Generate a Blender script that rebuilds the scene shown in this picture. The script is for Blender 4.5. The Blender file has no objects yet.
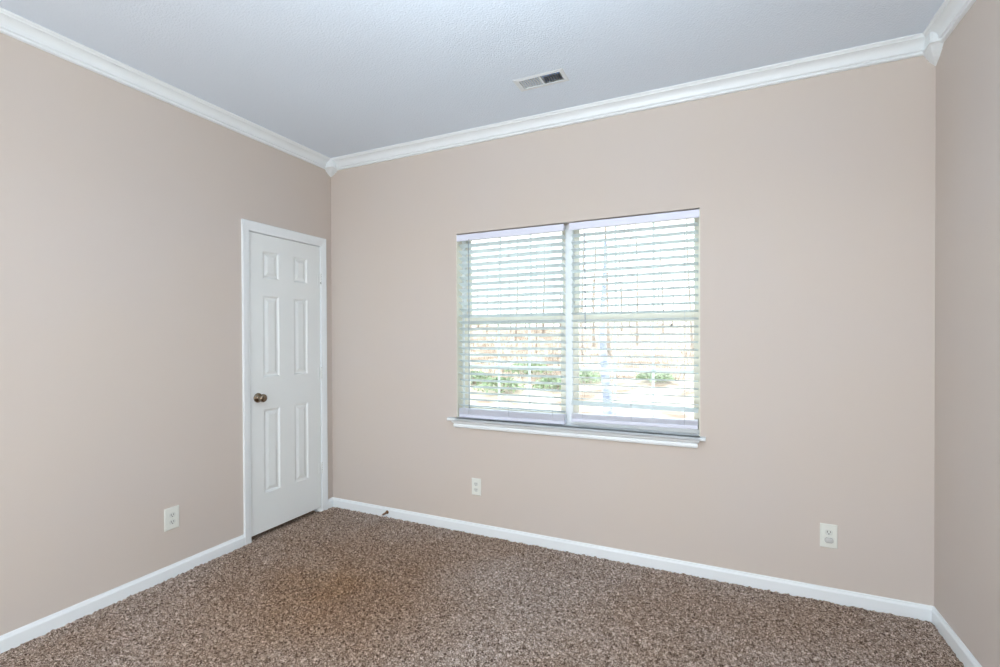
import bpy, bmesh, math, random
import numpy as np
from mathutils import Vector, Matrix
random.seed(7); rng = np.random.default_rng(3)
PI = math.pi
SC = bpy.context.scene
COL = SC.collection

# ------------------------------------------------------------------ camera
W, H, Y1 = 3.729, 2.74, -4.10          # room width, height, rear wall
cam_d = bpy.data.cameras.new('camera')
cam_d.sensor_width = 36.0
cam_d.lens = 475.4 * 36.0 / 1000.0
cam_d.shift_y = 0.0070
cam_d.clip_start = 0.02
cam = bpy.data.objects.new('camera', cam_d); COL.objects.link(cam)
cam.matrix_world = (Matrix.Translation((2.811, -2.8835, 1.3465)) @ Matrix.Rotation(0.4328, 4, 'Z')
                    @ Matrix.Rotation(PI / 2 - 0.0077, 4, 'X') @ Matrix.Rotation(-0.0039, 4, 'Z'))
SC.camera = cam

# ------------------------------------------------------------------ sky, lamps, exposure
world = bpy.data.worlds.new('sky'); SC.world = world; world.use_nodes = True
bg = world.node_tree.nodes['Background']
bg.inputs['Color'].default_value = (0.95, 0.98, 1.0, 1); bg.inputs['Strength'].default_value = 5.2
vs = SC.view_settings
vs.view_transform = 'Standard'; vs.look = 'None'; vs.gamma = 1.0; vs.use_curve_mapping = False
vs.exposure = -0.20

def area(name, loc, rot, sx, sy, power, col=(1, 1, 1)):
    d = bpy.data.lights.new(name, 'AREA'); d.shape = 'RECTANGLE'; d.size = sx; d.size_y = sy
    d.energy = power; d.color = col
    o = bpy.data.objects.new(name, d); COL.objects.link(o); o.location = loc; o.rotation_euler = rot
    return o
# added fill lamp set in the rear wall's opening, unseen, standing in for daylight
area('rear_fill_lamp', (2.0, Y1 + 0.02, 1.25), (PI / 2, 0, PI), 2.6, 2.2, 12, (0.94, 0.97, 1.0))
# added fill lamp; its ceiling fixture below is made up and out of view
FIX = (2.35, -2.15)
pl = bpy.data.lights.new('added_fill_lamp', 'POINT'); pl.energy = 11; pl.shadow_soft_size = 0.12
pl.color = (0.88, 0.95, 1.0)
plo = bpy.data.objects.new('added_fill_lamp', pl); COL.objects.link(plo); plo.location = (FIX[0], FIX[1], 2.08)
# upward fill added to brighten the ceiling, like a flash bounced off it
up = area('added_fill_uplight', (FIX[0], FIX[1], 2.26), (PI, 0, 0), 0.34, 0.34, 46, (0.74, 0.88, 1.0))

# ------------------------------------------------------------------ materials
def srgb(r, g, b):
    f = lambda c: (c / 255 / 12.92) if c / 255 <= 0.04045 else ((c / 255 + 0.055) / 1.055) ** 2.4
    return (f(r), f(g), f(b), 1)

def mat(name, col, rough=0.5, metal=0.0, bump=None, spec=0.5, var=None):
    m = bpy.data.materials.new(name); m.use_nodes = True
    nt = m.node_tree; b = nt.nodes['Principled BSDF']
    b.inputs['Base Color'].default_value = col; b.inputs['Roughness'].default_value = rough
    b.inputs['Metallic'].default_value = metal; b.inputs['Specular IOR Level'].default_value = spec
    tc = nt.nodes.new('ShaderNodeTexCoord')
    if bump:
        scale, strength, dist = bump
        n = nt.nodes.new('ShaderNodeTexNoise'); n.inputs['Scale'].default_value = scale
        n.inputs['Detail'].default_value = 3
        nt.links.new(tc.outputs['Object'], n.inputs['Vector'])
        bp = nt.nodes.new('ShaderNodeBump'); bp.inputs['Strength'].default_value = strength
        bp.inputs['Distance'].default_value = dist
        nt.links.new(n.outputs['Fac'], bp.inputs['Height']); nt.links.new(bp.outputs['Normal'], b.inputs['Normal'])
    if var:
        scale, other = var
        n = nt.nodes.new('ShaderNodeTexNoise'); n.inputs['Scale'].default_value = scale
        n.inputs['Detail'].default_value = 4
        nt.links.new(tc.outputs['Object'], n.inputs['Vector'])
        cr = nt.nodes.new('ShaderNodeValToRGB')
        cr.color_ramp.elements[0].position = 0.38; cr.color_ramp.elements[0].color = col
        cr.color_ramp.elements[1].position = 0.62; cr.color_ramp.elements[1].color = other
        nt.links.new(n.outputs['Fac'], cr.inputs['Fac']); nt.links.new(cr.outputs['Color'], b.inputs['Base Color'])
    return m

M = {}
M['wall'] = mat('beige_wall_paint', srgb(204, 194, 186), 0.75, bump=(260, 0.12, 0.002), spec=0.25,
                var=(1.3, srgb(205, 194, 184)))
M['ceiling'] = mat('stippled_ceiling_paint', srgb(223, 233, 244), 0.9, bump=(120, 0.5, 0.006), spec=0.1)
M['trim'] = mat('white_trim_paint', srgb(233, 238, 240), 0.38, bump=(40, 0.02, 0.001))
M['door'] = mat('white_door_paint', srgb(230, 234, 233), 0.42, bump=(60, 0.03, 0.001))
M['vinyl'] = mat('cream_vinyl', srgb(232, 230, 215), 0.4, bump=(50, 0.02, 0.001))
M['rail'] = mat('cool_white_rail', srgb(222, 224, 238), 0.4, bump=(50, 0.02, 0.001))
M['stack'] = mat('stacked_slat_paint', srgb(236, 238, 246), 0.35, bump=(50, 0.02, 0.001))
M['plate'] = mat('ivory_white_plastic', srgb(226, 228, 220), 0.35, bump=(50, 0.02, 0.0005))
M['socket'] = mat('socket_plastic', srgb(214, 217, 210), 0.35, bump=(50, 0.02, 0.0005))
M['slot'] = mat('dark_slot', srgb(60, 56, 52), 0.7, bump=(50, 0.02, 0.0005))
M['cap'] = mat('clear_grey_plastic', srgb(196, 196, 194), 0.25, bump=(50, 0.02, 0.0005))
M['nickel'] = mat('antique_nickel', srgb(134, 120, 104), 0.22, 1.0, bump=(30, 0.02, 0.0005))
M['bronze'] = mat('brown_spring_steel', srgb(128, 98, 76), 0.35, 0.9, bump=(30, 0.02, 0.0005))
M['rubber'] = mat('white_rubber', srgb(225, 215, 208), 0.7, bump=(30, 0.02, 0.0005))
M['duct'] = mat('blue_grey_duct', srgb(172, 204, 250), 0.5, 0.0, bump=(30, 0.02, 0.0005))
M['vent'] = mat('white_vent_enamel', srgb(222, 227, 230), 0.35, bump=(30, 0.02, 0.0005))
M['cord'] = mat('blind_cord', srgb(206, 210, 212), 0.8, bump=(200, 0.1, 0.0005))
M['wand'] = mat('clear_wand', srgb(168, 176, 184), 0.2, bump=(30, 0.02, 0.0005))
M['lampglass'] = mat('frosted_glass', srgb(240, 238, 230), 0.3, bump=(30, 0.02, 0.0005))
M['bark'] = mat('bark', srgb(154, 140, 130), 0.95, bump=(14, 0.6, 0.02), var=(5, srgb(132, 120, 112)))
M['barkpale'] = mat('pale_bark', srgb(160, 170, 188), 0.9, bump=(14, 0.5, 0.02), var=(9, srgb(118, 128, 150)))
M['leaf'] = mat('evergreen_leaf', srgb(136, 158, 128), 0.8, bump=(20, 0.3, 0.01), var=(6, srgb(146, 160, 128)))
M['litter'] = mat('leaf_litter', srgb(134, 116, 102), 0.95, bump=(6, 0.6, 0.05), var=(1.1, srgb(206, 192, 178)))
M['brush'] = mat('dry_brush', srgb(192, 176, 162), 0.95, bump=(14, 0.4, 0.01), var=(4, srgb(160, 145, 133)))
M['bead'] = mat('dark_bead', srgb(70, 60, 60), 0.6, bump=(30, 0.02, 0.0005))

def slat_mat():
    m = mat('white_faux_wood', srgb(240, 247, 247), 0.35, bump=(30, 0.02, 0.0005))
    nt = m.node_tree; b = nt.nodes['Principled BSDF']; out = nt.nodes['Material Output']
    t = nt.nodes.new('ShaderNodeBsdfTranslucent'); t.inputs['Color'].default_value = srgb(242, 248, 250)
    mx = nt.nodes.new('ShaderNodeMixShader'); mx.inputs['Fac'].default_value = 0.55
    nt.links.new(b.outputs[0], mx.inputs[1]); nt.links.new(t.outputs[0], mx.inputs[2])
    nt.links.new(mx.outputs[0], out.inputs['Surface'])
    return m
M['slat'] = slat_mat()

def glass_mat():
    m = bpy.data.materials.new('window_glass'); m.use_nodes = True
    nt = m.node_tree; nt.nodes.remove(nt.nodes['Principled BSDF']); out = nt.nodes['Material Output']
    tr = nt.nodes.new('ShaderNodeBsdfTransparent'); tr.inputs['Color'].default_value = (0.95, 0.98, 0.97, 1)
    gl = nt.nodes.new('ShaderNodeBsdfGlossy'); gl.inputs['Roughness'].default_value = 0.02
    fr = nt.nodes.new('ShaderNodeFresnel'); fr.inputs['IOR'].default_value = 1.45
    mx = nt.nodes.new('ShaderNodeMixShader')
    nt.links.new(fr.outputs[0], mx.inputs[0]); nt.links.new(tr.outputs[0], mx.inputs[1]); nt.links.new(gl.outputs[0], mx.inputs[2])
    nt.links.new(mx.outputs[0], out.inputs['Surface'])
    return m
M['glass'] = glass_mat()

def carpet_mat():
    m = bpy.data.materials.new('brown_frieze_carpet'); m.use_nodes = True
    nt = m.node_tree; b = nt.nodes['Principled BSDF']; L = nt.links.new
    b.inputs['Roughness'].default_value = 1.0; b.inputs['Specular IOR Level'].default_value = 0.05
    tc = nt.nodes.new('ShaderNodeTexCoord')
    def noise(s, d=2, dist=0.0):
        n = nt.nodes.new('ShaderNodeTexNoise'); n.inputs['Scale'].default_value = s
        n.inputs['Detail'].default_value = d; n.inputs['Distortion'].default_value = dist
        L(tc.outputs['Object'], n.inputs['Vector']); return n
    fine = noise(100, 3, 1.5)
    cr = nt.nodes.new('ShaderNodeValToRGB'); e = cr.color_ramp.elements
    e[0].position = 0.35; e[0].color = srgb(76, 60, 50)
    e[1].position = 0.66; e[1].color = srgb(232, 217, 206)
    k = cr.color_ramp.elements.new(0.5); k.color = srgb(158, 140, 127)
    L(fine.outputs['Fac'], cr.inputs['Fac'])
    # worn, warmer patches in the traffic area
    big = noise(1.1, 4)
    cr2 = nt.nodes.new('ShaderNodeValToRGB')
    cr2.color_ramp.elements[0].position = 0.45; cr2.color_ramp.elements[0].color = (0, 0, 0, 1)
    cr2.color_ramp.elements[1].position = 0.62; cr2.color_ramp.elements[1].color = (1, 1, 1, 1)
    L(big.outputs['Fac'], cr2.inputs['Fac'])
    mx = nt.nodes.new('ShaderNodeMix'); mx.data_type = 'RGBA'; mx.blend_type = 'MULTIPLY'
    L(cr2.outputs['Color'], mx.inputs[0]); L(cr.outputs['Color'], mx.inputs[6])
    mx.inputs[7].default_value = (0.92, 0.86, 0.80, 1)
    # brown stain in the left middle of the floor
    g = nt.nodes.new('ShaderNodeMapping'); g.vector_type = 'TEXTURE'
    g.inputs['Location'].default_value = (0.90, -1.02, 0); g.inputs['Scale'].default_value = (0.95, 0.95, 1)
    L(tc.outputs['Object'], g.inputs['Vector'])
    sp = nt.nodes.new('ShaderNodeTexGradient'); sp.gradient_type = 'SPHERICAL'
    L(g.outputs[0], sp.inputs['Vector'])
    ml = nt.nodes.new('ShaderNodeMath'); ml.operation = 'MULTIPLY'
    L(sp.outputs['Fac'], ml.inputs[0])
    med = noise(4, 4); ad = nt.nodes.new('ShaderNodeMath'); ad.operation = 'ADD'; ad.inputs[1].default_value = 0.55
    L(med.outputs['Fac'], ad.inputs[0]); L(ad.outputs[0], ml.inputs[1])
    mx2 = nt.nodes.new('ShaderNodeMix'); mx2.data_type = 'RGBA'; mx2.blend_type = 'MULTIPLY'
    L(ml.outputs[0], mx2.inputs[0]); L(mx.outputs[2], mx2.inputs[6]); mx2.inputs[7].default_value = (0.80, 0.63, 0.46, 1)
    L(mx2.outputs[2], b.inputs['Base Color'])
    bp = nt.nodes.new('ShaderNodeBump'); bp.inputs['Strength'].default_value = 0.8; bp.inputs['Distance'].default_value = 0.008
    L(fine.outputs['Fac'], bp.inputs['Height']); L(bp.outputs['Normal'], b.inputs['Normal'])
    return m
M['carpet'] = carpet_mat()

# ------------------------------------------------------------------ helpers
def tag(o, label=None, cat=None, group=None, kind=None):
    if label: o['label'] = label
    if cat: o['category'] = cat
    if group: o['group'] = group
    if kind: o['kind'] = kind
    return o

def empty(name, loc=(0, 0, 0)):
    o = bpy.data.objects.new(name, None); COL.objects.link(o); o.location = loc; o.empty_display_size = 0.05
    return o

class MB:
    def __init__(s): s.v = []; s.f = []; s.sm = []
    def add(s, vs, fs, smooth=False):
        k = len(s.v); s.v += [tuple(v) for v in vs]; s.f += [tuple(i + k for i in f) for f in fs]; s.sm += [smooth] * len(fs)
        return s
    def box(s, x0, x1, y0, y1, z0, z1, mtx=None):
        vs = [(x, y, z) for z in (z0, z1) for y in (y0, y1) for x in (x0, x1)]
        if mtx: vs = [mtx @ Vector(v) for v in vs]
        return s.add(vs, [(0, 2, 3, 1), (4, 5, 7, 6), (0, 1, 5, 4), (2, 6, 7, 3), (0, 4, 6, 2), (1, 3, 7, 5)])
    def tube(s, pts, rad, n=8, cap=True):
        pts = [Vector(p) for p in pts]; rs = rad if isinstance(rad, (list, tuple)) else [rad] * len(pts)
        vs = []; up = Vector((0.13, 0.27, 0.95)).normalized()
        for i, p in enumerate(pts):
            t = (pts[min(i + 1, len(pts) - 1)] - pts[max(i - 1, 0)]).normalized()
            a = t.cross(up)
            if a.length < 0.05: a = t.cross(Vector((1, 0, 0)))
            a.normalize(); b = t.cross(a)
            for k in range(n):
                q = 2 * PI * k / n; vs.append(p + (a * math.cos(q) + b * math.sin(q)) * rs[i])
        fs = [(i * n + k, i * n + (k + 1) % n, (i + 1) * n + (k + 1) % n, (i + 1) * n + k) for i in range(len(pts) - 1) for k in range(n)]
        if cap: fs += [tuple(range(n))[::-1], tuple((len(pts) - 1) * n + k for k in range(n))]
        return s.add(vs, fs, True)
    def lathe(s, prof, mtx, n=28):          # prof: (axial, radius) along local z
        pts = [(r, a) for a, r in prof]
        vs = [mtx @ Vector((r * math.cos(2 * PI * k / n), r * math.sin(2 * PI * k / n), a)) for r, a in pts for k in range(n)]
        fs = [(i * n + k, i * n + (k + 1) % n, (i + 1) * n + (k + 1) % n, (i + 1) * n + k) for i in range(len(pts) - 1) for k in range(n)]
        fs += [tuple(range(n))[::-1], tuple((len(pts) - 1) * n + k for k in range(n))]
        return s.add(vs, fs, True)
    def sweep(s, prof, A, B, out, cap=True):   # prof: (out, z) closed outline, straight run A -> B
        A, B, out = Vector(A), Vector(B), Vector(out); n = len(prof)
        vs = [P + out * o + Vector((0, 0, z)) for P in (A, B) for o, z in prof]
        fs = [(i, (i + 1) % n, n + (i + 1) % n, n + i) for i in range(n)]
        if cap: fs += [tuple(range(n))[::-1], tuple(range(n, 2 * n))]
        return s.add(vs, fs)
    def build(s, name, m, parent=None, bevel=None, kind=None, recalc=True):
        me = bpy.data.meshes.new(name); me.from_pydata(s.v, [], s.f); me.update()
        if recalc:
            bm = bmesh.new(); bm.from_mesh(me); bmesh.ops.recalc_face_normals(bm, faces=bm.faces); bm.to_mesh(me); bm.free()
        me.polygons.foreach_set('use_smooth', s.sm)
        me.materials.append(m)
        o = bpy.data.objects.new(name, me); COL.objects.link(o)
        if parent:
            o.parent = parent; o.matrix_parent_inverse = Matrix.Translation(-Vector(parent.location))
        if bevel:
            b = o.modifiers.new('bevel', 'BEVEL'); b.width = bevel; b.segments = 2; b.limit_method = 'ANGLE'
        if kind: o['kind'] = kind
        return o

# ------------------------------------------------------------------ room shell
WX0, WX1, WZ0, WZ1 = 1.145, 2.712, 0.785, 2.063      # window opening
T = 0.15
b = MB()
b.box(-T, WX0, 0, T, -0.05, H).box(WX1, W + T, 0, T, -0.05, H).box(WX0, WX1, 0, T, -0.05, WZ0 - 0.02).box(WX0, WX1, 0, T, WZ1, H)
b.build('wall_back', M['wall'], kind='structure')
DY0, DY1, DZ1 = -0.736, -0.118, 2.052                # door opening in the left wall
b = MB()
b.box(-T, 0, Y1, DY0, -0.05, H).box(-T, 0, DY1, 0, -0.05, H).box(-T, 0, DY0, DY1, DZ1, H).box(-T - 0.5, -T - 0.48, -1.0, 0.0, -0.05, 2.3)
b.box(-T - 0.5, -T, -1.02, -1.0, -0.05, 2.3).box(-T - 0.5, -T, 0.0, 0.02, -0.05, 2.3).box(-T - 0.5, -T, -1.0, 0, 2.28, 2.3)
b.build('wall_left', M['wall'], kind='structure')
MB().box(W, W + T, Y1, 0, -0.05, H).build('wall_right', M['wall'], kind='structure')
b = MB()
b.box(-T, 0.6, Y1 - T, Y1, -0.05, H).box(3.4, W + T, Y1 - T, Y1, -0.05, H).box(0.6, 3.4, Y1 - T, Y1, 2.45, H)
b.build('wall_rear', M['wall'], kind='structure')
b = MB()
VX0, VX1, VY0, VY1 = 1.818, 2.049, -0.479, -0.392    # duct opening in the ceiling
b.box(-T, VX0, Y1 - T, T, H, H + 0.12).box(VX1, W + T, Y1 - T, T, H, H + 0.12)
b.box(VX0, VX1, Y1 - T, VY0, H, H + 0.12).box(VX0, VX1, VY1, T, H, H + 0.12)
b.build('ceiling', M['ceiling'], kind='structure')

# carpet: a fine pile surface
st = 0.0055
nx = int((W + 0.02) / st); ny = int(3.3 / st)
xs = np.linspace(0.0, W, nx); ys = np.linspace(-3.3, 0.0, ny)
gx, gy = np.meshgrid(xs, ys)
jx = rng.uniform(-.4, .4, gx.shape) * st; jy = rng.uniform(-.4, .4, gx.shape) * st
jx[:, 0] = jx[:, -1] = 0; jy[0, :] = jy[-1, :] = 0
z = rng.normal(0, 1, gx.shape)
zs = (z + np.roll(z, 1, 0) + np.roll(z, 1, 1) + np.roll(z, (1, 1), (0, 1))) / 2
gz = -0.003 + 0.0022 * zs + 0.0012 * z
co = np.stack([gx + jx, gy + jy, gz], -1).reshape(-1, 3).astype(np.float32)
i = (np.arange(ny - 1)[:, None] * nx + np.arange(nx - 1)[None, :]).ravel()
quads = np.stack([i, i + 1, i + 1 + nx, i + nx], 1)
me = bpy.data.meshes.new('floor')
me.vertices.add(len(co) + 8); base = len(co)
ex = np.array([(0, Y1 - T, -.004), (W, Y1 - T, -.004), (W, -3.3, -.004), (0, -3.3, -.004),
               (-T - .5, -1, -.012), (0.0, -1, -.012), (0.0, 0, -.012), (-T - .5, 0, -.012)], np.float32)
me.vertices.foreach_set('co', np.concatenate([co, ex]).ravel())
quads = np.concatenate([quads, [[base, base + 1, base + 2, base + 3], [base + 4, base + 5, base + 6, base + 7]]])
me.loops.add(quads.size); me.loops.foreach_set('vertex_index', quads.ravel().astype(np.int32))
me.polygons.add(len(quads)); me.polygons.foreach_set('loop_start', np.arange(0, quads.size, 4).astype(np.int32))
me.update(calc_edges=True); me.validate()
me.materials.append(M['carpet'])
fl = bpy.data.objects.new('floor', me); COL.objects.link(fl); fl['kind'] = 'structure'

# ------------------------------------------------------------------ baseboards
base_p = [(0, -.02), (.013, -.02), (.013, .050), (.0115, .054), (.0075, .060), (.0065, .066), (.004, .0685), (0, .0685)]
MB().sweep(base_p, (0, 0, 0), (W, 0, 0), (0, -1, 0)).build('baseboard_back', M['trim'], kind='structure')
MB().sweep(base_p, (0, Y1, 0), (0, -.7880, 0), (1, 0, 0)).sweep(base_p, (0, -.0665, 0), (0, -.0005, 0), (1, 0, 0)).build('baseboard_left', M['trim'], kind='structure')
MB().sweep(base_p, (W, Y1, 0), (W, -.0005, 0), (-1, 0, 0)).build('baseboard_right', M['trim'], kind='structure')

# ------------------------------------------------------------------ crown moulding
def crown_profile():
    p = [(0, 0), (.068, 0), (.068, -.007), (.060, -.012), (.058, -.017)]
    for k in range(1, 8):                       # cove
        a = k / 8 * PI / 2
        p.append((.058 - .036 * math.sin(a), -.017 - .034 * (1 - math.cos(a))))
    p += [(.020, -.052), (.023, -.054), (.023, -.058), (.016, -.061), (.014, -.063), (.016, -.066), (.016, -.072), (.011, -.075), (0, -.075)]
    return p
cp = crown_profile()
MB().sweep(cp, (0, 0, H), (W, 0, H), (0, -1, 0)).build('trim_1', M['trim'], kind='structure')
MB().sweep(cp, (0, Y1, H), (0, 0, H), (1, 0, 0)).build('trim_2', M['trim'], kind='structure')
MB().sweep(cp, (W, Y1, H), (W, 0, H), (-1, 0, 0)).build('trim_3', M['trim'], kind='structure')
def corner_block(name, cx, sx, ax, ay, tip):
    k = (H - .072 - tip) / .073; q = lambda d: H - .072 - d * k
    b = MB(); lev = [(H, 1), (H - .058, 1), (H - .060, 1.06), (H - .070, 1.06), (H - .072, .95),
                     (q(.020), .72), (q(.023), .75), (q(.027), .70), (q(.040), .50), (q(.043), .53), (q(.047), .47), (q(.073), .03)]
    vs = []
    for zz, a in lev:
        x, y = ax * a, ay * a; c = .008 * a
        vs += [(cx, 0, zz), (cx + sx * x, 0, zz), (cx + sx * x, -y + c, zz), (cx + sx * (x - c), -y, zz), (cx, -y, zz)]
    fs = [(i * 5 + k, i * 5 + (k + 1) % 5, (i + 1) * 5 + (k + 1) % 5, (i + 1) * 5 + k) for i in range(len(lev) - 1) for k in range(5)]
    fs += [(0, 1, 2, 3, 4), tuple((len(lev) - 1) * 5 + k for k in range(5))]
    b.add(vs, fs); return b.build(name, M['trim'], kind='structure')
corner_block('trim_4', 0, 1, .080, .072, 2.622); corner_block('trim_5', W, -1, .050, .098, 2.604)

# ------------------------------------------------------------------ door casing + jamb
def casing(name):
    b = MB()
    prof = [(0, 0), (0, .007), (.004, .010), (.010, .010), (.016, .012), (.040, .015), (.048, .016), (.052, .014), (.052, 0)]  # (across, out) inner -> outer
    iy0, iy1, iz = DY0 + .001, DY1 - .001, DZ1
    def pt(across, out, side, zz):
        if side == 0: return (out, iy0 - across, zz + (across * 1.25 if zz > 1 else 0))
        return (out, iy1 + across, zz + (across * 1.25 if zz > 1 else 0))
    n = len(prof); vs = []
    for side, zz in ((0, -.02), (0, iz), (1, iz), (1, -.02)):
        for a, o in prof: vs.append(pt(a, o, side, zz))
    fs = [(j * n + i, j * n + (i + 1) % n, (j + 1) * n + (i + 1) % n, (j + 1) * n + i) for j in range(3) for i in range(n)]
    fs += [tuple(range(n)), tuple(range(3 * n, 4 * n))]
    b.add(vs, fs)
    # jamb lining and stop
    b.box(-T, -.0005, DY0 - .018, DY0 + .001, -.02, DZ1).box(-T, -.0005, DY1 - .001, DY1 + .018, -.02, DZ1).box(-T, -.0005, DY0, DY1, DZ1 - .001, DZ1 + .018)
    b.box(-.060, -.037, DY0, DY0 + .011, -.02, DZ1).box(-.060, -.037, DY1 - .011, DY1, -.02, DZ1).box(-.060, -.037, DY0, DY1, DZ1 - .011, DZ1)
    return b.build(name, M['trim'], kind='structure')
casing('trim_6')

# ------------------------------------------------------------------ six-panel door
def door():
    y0, y1, z0, z1, xf = DY0 + .004, DY1 - .004, .029, DZ1 - .005, -.002
    cols = [(-.628, -.493), (-.370, -.241)]; rows = [(.284, .860), (1.075, 1.634), (1.749, 1.938)]
    Ys = sorted([y0, y1] + [c for p in cols for c in p]); Zs = sorted([z0, z1] + [c for p in rows for c in p])
    b = MB()
    for i in range(len(Ys) - 1):
        for j in range(len(Zs) - 1):
            a, c, d, e = Ys[i], Ys[i + 1], Zs[j], Zs[j + 1]
            if i in (1, 3) and j in (1, 3, 5):
                ins = [(0, 0), (.005, -.0015), (.012, -.009), (.017, -.0095), (.022, -.0095), (.040, -.003), (.043, -.0025)]
                vs = []
                for o, x in ins:
                    vs += [(xf + x, a + o, d + o), (xf + x, c - o, d + o), (xf + x, c - o, e - o), (xf + x, a + o, e - o)]
                fs = [(k * 4 + m, k * 4 + (m + 1) % 4, k * 4 + 4 + (m + 1) % 4, k * 4 + 4 + m) for k in range(len(ins) - 1) for m in range(4)]
                fs.append(tuple(len(ins) * 4 - 4 + m for m in range(4)))
                b.add(vs, fs)
            else:
                b.add([(xf, a, d), (xf, c, d), (xf, c, e), (xf, a, e)], [(0, 1, 2, 3)])
    xb = -.036
    b.add([(xf, y0, z0), (xf, y1, z0), (xf, y1, z1), (xf, y0, z1), (xb, y0, z0), (xb, y1, z0), (xb, y1, z1), (xb, y0, z1)],
          [(4, 7, 6, 5), (0, 4, 5, 1), (1, 5, 6, 2), (2, 6, 7, 3), (3, 7, 4, 0)])
    me_fix = b.build('door_1', M['door'], kind='structure', recalc=False)
    bm = bmesh.new(); bm.from_mesh(me_fix.data); bmesh.ops.remove_doubles(bm, verts=bm.verts, dist=1e-5)
    bmesh.ops.recalc_face_normals(bm, faces=bm.faces); bm.to_mesh(me_fix.data); bm.free()
    d = me_fix
    k = MB(); mt = Matrix.Translation((xf, -.672, .944)) @ Matrix.Rotation(PI / 2, 4, 'Y')
    k.lathe([(0, .0325), (.003, .0325), (.007, .030), (.010, .024), (.012, .013), (.028, .0115), (.033, .016), (.038, .0235),
             (.046, .0275), (.054, .0275), (.060, .0245), (.0645, .018), (.066, .008), (.0665, .001)], mt, 36)
    kn = k.build('door_knob', M['nickel'], d); kn['label'] = 'round antique nickel knob'
    MB().box(xf - .020, xf + .0012, y0 - .0005, y0 + .0022, .912, .970).build('latch_plate', M['bronze'], d)
    for zc in (1.795, 1.070, .335):
        h = MB()
        for q in range(5): h.tube([(.008, DY1 - .005, zc - .044 + q * .018), (.008, DY1 - .005, zc - .044 + q * .018 + .0166)], .0056, 12)
        h.tube([(.008, DY1 - .005, zc - .048), (.008, DY1 - .005, zc + .048)], .0036, 10)
        h.box(-.0018, .0008, DY1 - .026, DY1 - .004, zc - .044, zc + .044)
        h.build('hinge', M['door'], d)
    pin = MB().tube([(.009, DY1 - .008, 1.768), (.0155, DY1 - .008, 1.768)], .0035, 10).build('hinge_screw', M['slot'], d)
    return d
door()

# ------------------------------------------------------------------ window units (structure)
FY0, FY1 = .078, .148
GL = [(1.197, 1.875), (1.991, 2.675)]           # clear widths of the two units
MZ0, MZ1 = 1.432, 1.487                          # meeting rail
MX = [(WX0, 1.932), (1.932, WX1)]
for n_, ((g0, g1), (m0, m1)) in enumerate(zip(GL, MX)):
    b = MB(); fl_ = g0 - .034; fr_ = g1 + .034; fb = WZ0 + .022; ft = WZ1 - .007
    b.box(m0, fl_, FY0, FY1, WZ0, WZ1).box(fr_, m1, FY0, FY1, WZ0, WZ1)
    b.box(fl_, fr_, FY0, FY1, WZ0, fb).box(fl_, fr_, FY0, FY1, ft, WZ1)
    win = b.build('window_%d' % (n_ + 1), M['trim'], kind='structure')
    # (sash, y range, z range, glass z range)
    for sy0, sy1, z0, z1, gz0, gz1 in ((.084, .108, fb, MZ1, fb + .045, MZ0), (.116, .140, MZ0, ft, MZ1, ft - .020)):
        s = MB()
        s.box(fl_, g0, sy0, sy1, z0, z1).box(g1, fr_, sy0, sy1, z0, z1).box(g0, g1, sy0, sy1, z0, gz0).box(g0, g1, sy0, sy1, gz1, z1)
        so = s.build('sash', M['vinyl'], win, bevel=.002)
        gy = (sy0 + sy1) / 2
        MB().box(g0, g1, gy - .002, gy + .002, gz0, gz1).build('glass_pane', M['glass'], so)
        mm = MB()
        for k in (1, 2):
            x = g0 + (g1 - g0) * k / 3; mm.box(x - .007, x + .007, gy + .003, gy + .010, gz0, gz1)
        zc = gz0 + (gz1 - gz0) / 2
        mm.box(g0, g1, gy + .0035, gy + .0105, zc - .007, zc + .007)
        mm.build('muntin_grille', M['slat'], so)

# cream lining added over the wall returns, its colour standing in for skylight
b = MB(); b.box(WX0, WX0 + .004, .002, FY0, WZ0, WZ1 - .004).box(WX1 - .004, WX1, .002, FY0, WZ0, WZ1 - .004)
b.build('trim_9', M['vinyl'], kind='structure')
# stool and apron
b = MB(); S0, S1 = 1.088, 2.740
st_p = [(-.078, .785), (-.078, .765), (.034, .765), (.040, .769), (.042, .776), (.040, .782), (.034, .785)]
b.sweep([(o, zz) for o, zz in st_p], (WX0, 0, 0), (WX1, 0, 0), (0, -1, 0))
b.sweep([(0, .765), (.034, .765), (.040, .769), (.042, .776), (.040, .782), (.034, .785), (0, .785)], (S0, 0, 0), (S1, 0, 0), (0, -1, 0))
b.build('trim_7', M['trim'], kind='structure')
ap = [(0, .7645), (.030, .7645), (.029, .757), (.022, .749), (.017, .744), (.020, .740), (.021, .732), (.018, .722), (.012, .718), (0, .718)]
b = MB(); n = len(ap)
vs = []
for x, sgn in ((1.118, 1), (2.710, -1)):
    for o, zz in ap: vs.append((x + sgn * (.0 + (.030 - o) * 1.0), -o, zz))
fs = [(i, (i + 1) % n, n + (i + 1) % n, n + i) for i in range(n)] + [tuple(range(n)), tuple(range(n, 2 * n))]
b.add(vs, fs).build('trim_8', M['trim'], kind='structure')

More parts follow.
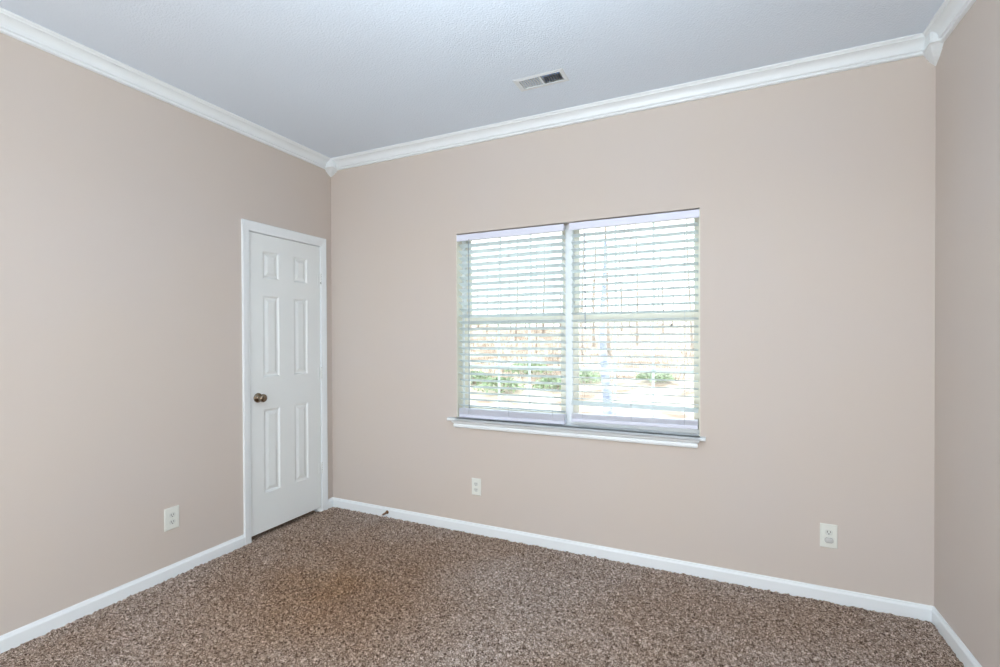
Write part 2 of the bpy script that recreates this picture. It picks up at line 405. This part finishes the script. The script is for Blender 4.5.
# ------------------------------------------------------------------ blinds
def slat_geo(b, x0, x1, yc, zc, tilt, w=.050, t=.0046, slope=0.0, crown=.0012):
    # curved slat: cross-section of 5 points above and below; tilt > 0 lifts the room-side edge
    n = 5; sec = []
    for k in range(n):
        u = -1 + 2 * k / (n - 1); sec.append((u * w / 2, crown * (1 - u * u) + t / 2 * (1 if abs(u) < 1 else .4)))
    for k in range(n - 1, -1, -1):
        u = -1 + 2 * k / (n - 1); sec.append((u * w / 2, crown * (1 - u * u) - t / 2 * (1 if abs(u) < 1 else .4)))
    c, s = math.cos(tilt), math.sin(tilt); vs = []
    for x in (x0, x1):
        dz = slope * (x - (x0 + x1) / 2)
        for yy, zz in sec: vs.append((x, yc + yy * c + zz * s, zc + dz - yy * s + zz * c))
    m = len(sec)
    fs = [(k, (k + 1) % m, m + (k + 1) % m, m + k) for k in range(m)] + [tuple(range(m)), tuple(range(m, 2 * m))]
    b.add(vs, fs)

def blind(x0, x1, label, tilt, rail_l, rail_r, wand_x, wand_z, wand_top, loose=None, bead=None):
    root = empty('window_blind', ((x0 + x1) / 2, .030, 2.05))
    tag(root, label, 'blind', 'faux wood blinds in the twin window')
    yc = .034; pitch = .0445; slope = (rail_r - rail_l) / (x1 - x0); xm = (x0 + x1) / 2; rail = (rail_l + rail_r) / 2
    v = MB(); vp = [(-.006, 2.012), (.000, 2.009), (.004, 2.013), (.005, 2.020), (.005, 2.048), (.003, 2.054), (-.006, 2.054)]
    v.sweep(vp, (x0 - .004, 0, 0), (x1 + .004, 0, 0), (0, -1, 0))
    v.build('valance', M['rail'], root)
    MB().box(x0 + .002, x1 - .002, .0075, .062, 2.030, 2.052).build('headrail', M['rail'], root, bevel=.002)
    s = MB(); z = 1.980; bottom = rail + .068
    while z > bottom:
        if not (loose and abs(z - loose[0]) < pitch * .55): slat_geo(s, x0 + .002, x1 - .002, yc, z, tilt)
        z -= pitch
    s.build('slats', M['slat'], root)
    k = MB()
    for q in range(8 if not loose else 6): slat_geo(k, x0 + .002, x1 - .002, yc, rail + .0277 + q * .0047, 0.0, slope=slope)
    k.build('slat_stack', M['stack'], root)
    r = MB(); mt = Matrix.Translation((xm, yc, rail + .0135)) @ Matrix.Rotation(-math.atan(slope), 4, 'Y')
    r.box(-(x1 - x0) / 2 + .002, (x1 - x0) / 2 - .002, -.0255, .0255, -.0115, .0115, mt)
    r.build('bottom_rail', M['rail'], root, bevel=.003)
    if loose:
        l = MB(); slat_geo(l, x0 + .002, x1 - .002, yc - .003, loose[0], loose[1], slope=loose[2])
        lo = l.build('slat', M['slat'], root); lo['label'] = 'tilted slat closed flatter than the others'
    for f in (.10, .5, .90):
        x = x0 + (x1 - x0) * f; c = MB()
        for y in (yc - .0268, yc + .0268): c.tube([(x, y, 2.008), (x, y, rail + .024)], .0008, 6)
        zz = 1.980
        while zz > bottom:
            c.tube([(x, yc - .0268, zz - .003 + math.sin(tilt) * .026), (x, yc + .0268, zz - .003 - math.sin(tilt) * .026)], .0005, 5); zz -= pitch
        c.build('ladder_cord', M['cord'], root)
    w = MB(); w.tube([(wand_x, -.0075, wand_top), (wand_x, -.0095, wand_top - .02), (wand_x + .001, -.0095, wand_z + .03), (wand_x + .001, -.0095, wand_z)], [.002, .0032, .0032, .004], 8)
    wo = w.build('tilt_wand', M['wand'], root)
    hk = MB().tube([(wand_x, .0, wand_top + .004), (wand_x, -.009, wand_top + .006), (wand_x, -.0095, wand_top - .006)], .0014, 6).build('hook', M['bead'], wo)
    if bead:
        MB().lathe([(-.008, .002), (-.006, .006), (0, .0075), (.006, .005), (.009, .002)], Matrix.Translation(bead), 14).build('cord_stop', M['bead'], root)
    return root
blind(1.155, 1.919, 'white slatted blind on the left half of the window, lowered onto the sill', math.radians(21), .7850, .7885, 1.249, .856, 2.010)
blind(1.962, 2.703, 'white slatted blind on the right half, its rail hanging above the sill', math.radians(12), .810, .818, 2.060, 1.389, 1.994,
      loose=(.928, math.radians(-26), -.006), bead=(2.555, .068, 1.409))

# ------------------------------------------------------------------ wall outlets
def outlet(pos, axis, w, h, label, lower=True):
    # local frame: u along wall, n out of wall
    x, y, z = pos
    if axis == 'back': mt = Matrix.Translation((x, y, z)) @ Matrix.Rotation(PI / 2, 4, 'X')
    else: mt = Matrix.Translation((x, y, z)) @ Matrix.Rotation(PI / 2, 4, 'Z') @ Matrix.Rotation(PI / 2, 4, 'X')
    root = empty('wall_outlet', pos); tag(root, label, 'outlet', 'wall outlets above the baseboards')
    def tb(b, *a): return b.box(*a, mt)
    p = MB(); vs = []
    for o, n_ in ((0, 0), (0, .003), (.003, .0055), (.006, .006)):
        vs += [(-w / 2 + o, -h / 2 + o, n_), (w / 2 - o, -h / 2 + o, n_), (w / 2 - o, h / 2 - o, n_), (-w / 2 + o, h / 2 - o, n_)]
    vs = [mt @ Vector(v) for v in vs]
    p.add(vs, [(k * 4 + m, k * 4 + (m + 1) % 4, k * 4 + 4 + (m + 1) % 4, k * 4 + 4 + m) for k in range(3) for m in range(4)] + [(0, 3, 2, 1), (12, 13, 14, 15)])
    p.build('cover_plate', M['plate'], root)
    MB().lathe([(.006, .003), (.0072, .0028), (.0075, .001)], mt, 12).build('screw', M['socket'], root)
    for v0 in (.0195, -.0195):
        s = MB(); prof = []
        N = 24
        ring = []
        for k in range(N):
            a = 2 * PI * k / N; px, py = .0172 * math.cos(a), .0172 * math.sin(a); py = max(-.0135, min(.0135, py)); ring.append((px, py))
        vs = [mt @ Vector((px * sc, v0 + py * sc, nn)) for nn, sc in ((.0055, 1), (.0078, 1), (.0084, .95)) for px, py in ring]
        fs = [(i * N + k, i * N + (k + 1) % N, (i + 1) * N + (k + 1) % N, (i + 1) * N + k) for i in range(2) for k in range(N)] + [tuple(2 * N + k for k in range(N)), tuple(range(N))]
        s.add(vs, fs); so = s.build('socket', M['socket'], root)
        if v0 < 0 and not lower: continue
        q = MB()
        tb(q, -.0078, -.0052, v0 - .002, v0 + .0075, .0082, .0088); tb(q, .0052, .0078, v0 - .001, v0 + .0070, .0082, .0088)
        q.lathe([(.0082, .0027), (.0088, .0027)], mt @ Matrix.Translation((0, v0 - .0075, 0)), 12)
        q.build('slots', M['slot'], so)
    return mt
outlet((0, -1.2325, .329), 'left', .080, .124, 'white duplex outlet on the left wall, left of the door')
outlet((1.297, 0, .320), 'back', .070, .115, 'small white outlet low on the wall under the window')
mt = outlet((3.3130, 0, .330), 'back', .074, .120, 'white outlet with a grey plug cap near the right corner', lower=False)
b = MB(); N = 24; vs = []
for nn, sc in ((.0085, 1), (.015, 1), (.0185, .93), (.020, .78)):
    for k in range(N):
        a = 2 * PI * k / N; px, py = .0185 * math.copysign(abs(math.cos(a)) ** .6, math.cos(a)), .0125 * math.copysign(abs(math.sin(a)) ** .7, math.sin(a))
        vs.append(mt @ Vector((px * sc, -.0195 + py * sc, nn)))
fs = [(i * N + k, i * N + (k + 1) % N, (i + 1) * N + (k + 1) % N, (i + 1) * N + k) for i in range(3) for k in range(N)] + [tuple(range(N)), tuple(3 * N + k for k in range(N))]
b.add(vs, fs, True)
tag(b.build('plug_cap', M['cap']), 'small rounded grey plug cap in the lower socket near the right corner', 'plug cap')

# ------------------------------------------------------------------ spring door stop
root = empty('door_stop', (.548, -.013, .036))
tag(root, 'brown spring door stop with white tip screwed to the back baseboard', 'door stop')
mt = Matrix.Translation((.548, -.0125, .036)) @ Matrix.Rotation(PI / 2, 4, 'X')
MB().lathe([(0, .013), (.003, .013), (.006, .009), (.008, .006)], mt, 20).build('base', M['bronze'], root)
pts = []
for k in range(170):
    a = k / 170; q = a * 2 * PI * 14; r = .0062 - .0012 * a
    pts.append((.548 + math.cos(q) * r, -.0195 - a * .055, .036 - .004 * a + math.sin(q) * r))
MB().tube(pts, .0016, 6).build('spring', M['bronze'], root)
MB().lathe([(0, .0062), (.004, .0078), (.012, .0078), (.016, .006)], Matrix.Translation((.548, -.0735, .032)) @ Matrix.Rotation(PI / 2, 4, 'X'), 18).build('tip', M['rubber'], root)

# ------------------------------------------------------------------ ceiling vent
root = empty('ceiling_vent', (1.93, -.434, H)); tag(root, 'white rectangular two way air register in the ceiling above the window', 'vent')
FX0, FX1, FV0, FV1 = 1.788, 2.070, -.498, -.366
b = MB()
outer = [(FX0, FV0), (FX1, FV0), (FX1, FV1), (FX0, FV1)]; inner = [(VX0, VY0), (VX1, VY0), (VX1, VY1), (VX0, VY1)]
mid = [(FX0 + .006, FV0 + .006), (FX1 - .006, FV0 + .006), (FX1 - .006, FV1 - .006), (FX0 + .006, FV1 - .006)]
vs = [(x, y, H - .0005) for x, y in outer] + [(x, y, H - .003) for x, y in mid] + [(x, y, H - .005) for x, y in inner] + [(x, y, H + .004) for x, y in inner]
fs = [(r * 4 + k, r * 4 + (k + 1) % 4, r * 4 + 4 + (k + 1) % 4, r * 4 + 4 + k) for r in range(3) for k in range(4)]
b.add(vs, fs).box(1.932, 1.941, VY0, VY1, H - .0045, H + .004)
b.build('frame', M['vent'], root)
for x0, x1, ang in ((VX0, 1.932, .72), (1.941, VX1, -.36)):
    s = MB(); nn = 8
    for k in range(nn):
        xc = x0 + (x1 - x0) * (k + .5) / nn
        m_ = Matrix.Translation((xc, 0, H + .0)) @ Matrix.Rotation(ang, 4, 'Y')
        s.box(-.0006, .0006, VY0, VY1, -.005, .005, m_)
    s.build('louvre_bank', M['vent'], root)
d = MB()
d.box(VX0 - .002, VX0, VY0, VY1, H + .005, H + .035).box(VX1, VX1 + .002, VY0, VY1, H + .005, H + .035)
d.box(VX0, VX1, VY0 - .002, VY0, H + .005, H + .035).box(VX0, VX1, VY1, VY1 + .002, H + .005, H + .035).box(VX0, VX1, VY0, VY1, H + .035, H + .0352)
d.build('duct', M['duct'], root)

# ------------------------------------------------------------------ ceiling fixture added to house the fill lamps (out of view)
root = empty('added_ceiling_light', (FIX[0], FIX[1], H)); tag(root, 'unseen ceiling light with a frosted glass bowl, added to house the fill lamps', 'ceiling light')
MB().lathe([(0, .07), (-.02, .07), (-.03, .02), (-.16, .012), (-.17, .05), (-.18, .05)], Matrix.Translation((FIX[0], FIX[1], H)), 24).build('base', M['vent'], root)
MB().lathe([(-.17, .010), (-.60, .010), (-.605, .05), (-.585, .12), (-.545, .19), (-.495, .235), (-.495, .230), (-.540, .184), (-.578, .118), (-.596, .05), (-.596, .012)],
           Matrix.Translation((FIX[0], FIX[1], H)), 36).build('added_lamp_bowl', M['lampglass'], root)

# ------------------------------------------------------------------ outdoors
b = MB(); n = 40; vs = []
gx = np.linspace(-45, 30, n); gy_ = np.linspace(.6, 60, n)
def gz(x, y): return -.55 + .105 * max(0, y - 9) * (1 if y < 34 else 34 / y) + .25 * math.sin(x * .31 + y * .2) * min(1, y / 14) + .12 * math.sin(x * 1.3) * min(1, y / 14)
for y in gy_:
    for x in gx: vs.append((x, y, gz(x, y)))
fs = [(j * n + i, j * n + i + 1, (j + 1) * n + i + 1, (j + 1) * n + i) for j in range(n - 1) for i in range(n - 1)]
ground = b.add(vs, fs, True).build('ground', M['litter'], kind='structure')

def tree(x, y, r, h, nb, m, label, group, name='bare_tree'):
    z0 = gz(x, y) - .15; lx, ly = random.uniform(-.04, .04), random.uniform(-.03, .03)
    P = lambda t: Vector((x + lx * t * h + .04 * math.sin(t * 7 + x), y + ly * t * h, z0 + t * h))
    b = MB().tube([P(t / 8) for t in range(9)], [r * (1.35 if t == 0 else 1) * (1 - .8 * t / 8) for t in range(9)], 9)
    for k in range(nb):
        t = random.uniform(.10, .92); p = P(t); a = random.uniform(0, 2 * PI); L = random.uniform(.5, 1.3) * (1.2 - t); rr = r * .16 * (1.1 - t) + .004
        d = Vector((math.cos(a), math.sin(a), random.uniform(.15, .8)))
        q = p + d * L * .5 + Vector((0, 0, .05)); e = p + d * L + Vector((random.uniform(-.2, .2), 0, random.uniform(0, .3)))
        b.tube([p, q, e], [rr, rr * .6, rr * .2], 5)
        for _ in range(3):
            s_ = q.lerp(e, random.uniform(0, .9)); b.tube([s_, s_ + Vector((random.uniform(-.4, .4), random.uniform(-.4, .4), random.uniform(-.1, .4)))], [rr * .5, rr * .15], 4)
    o = b.build(name, m); tag(o, label, 'tree', group); return o
C0 = Vector((2.8137, -2.8869, 0))
def along(px, dist):       # a point at a ground distance from the room along one view direction
    u = (px - 500) / 476.1; s, c = math.sin(.4333), math.cos(.4333)
    d = Vector((c * u - s, s * u + c, 0)); return C0 + d * dist
p = along(607, 8.6)
tree(p.x, p.y, .105, 3.6, 0, M['barkpale'], 'short pale greyish snag standing close behind the right half of the window', None)
spots = []
for k in range(4000):
    u = random.uniform(432, 735); d = random.uniform(14, 44); q = along(u, d)
    if d < 19: continue
    if all((q - o).length > 3.0 for o in spots): spots.append(q)
    if len(spots) >= 44: break
for q in spots:
    tree(q.x, q.y, random.uniform(.035, .085), random.uniform(7, 13), 20, M['bark'], 'bare brown woodland tree seen hazily through the blinds', 'bare trees outside the window')
# leafless undergrowth on the bank
b = MB()
for k in range(2600):
    q = along(random.uniform(430, 738), random.uniform(15, 40)); z0 = gz(q.x, q.y) - .03
    L = random.uniform(.3, 1.0); a = random.uniform(0, 2 * PI); l = random.uniform(.1, .9)
    m1 = Vector((q.x, q.y, z0)) + Vector((math.cos(a) * l, math.sin(a) * l, 1.0)) * L * .5
    b.tube([(q.x, q.y, z0), m1, m1 + Vector((math.cos(a + .6) * l, math.sin(a + .6) * l, .8)) * L * .5], [.014, .010, .004], 4)
tag(b.build('undergrowth', M['brush'], ground, recalc=False), 'leafless brown brush covering the woodland bank', kind='stuff')

def bush(x, y, r, label):
    root = empty('green_bush', (x, y, gz(x, y))); tag(root, label, 'bush', 'low bushes outside the window')
    b = MB(); s_ = MB()
    for k in range(620):
        a, e = random.uniform(0, 2 * PI), random.uniform(0, PI / 2); rr = r * random.uniform(.55, 1)
        c = Vector((x + rr * math.cos(a) * math.cos(e), y + rr * math.sin(a) * math.cos(e), gz(x, y) + .05 + rr * .45 * math.sin(e)))
        d = Vector((random.uniform(-1, 1), random.uniform(-1, 1), random.uniform(-1, 1))).normalized() * .075
        w = d.cross(Vector((random.uniform(-1, 1), random.uniform(-1, 1), random.uniform(-1, 1)))).normalized() * .03
        b.add([c - d, c + w, c + d, c - w], [(0, 1, 2, 3)])
    b.build('foliage', M['leaf'], root, recalc=False)
    for k in range(9):
        a = random.uniform(0, 2 * PI); s_.tube([(x, y, gz(x, y) - .05), (x + math.cos(a) * r * .7, y + math.sin(a) * r * .7, gz(x, y) + r * .5)], [.012, .004], 5)
    s_.build('stems', M['bark'], root)
for (u, d, r, lab) in ((474, 15.6, .75, 'low green bush at the left edge of the window view'), (500, 14, .8, 'wide green bush behind the middle of the left blind'),
                       (528, 16.2, .85, 'green bush behind the right part of the left blind'), (555, 14.4, .7, 'green bush beside the window mullion'),
                       (586, 15.4, .7, 'green bush left of the pale trunk'), (655, 14.5, .6, 'small green bush right of the pale trunk')):
    p = along(u, d); bush(p.x, p.y, r, lab)
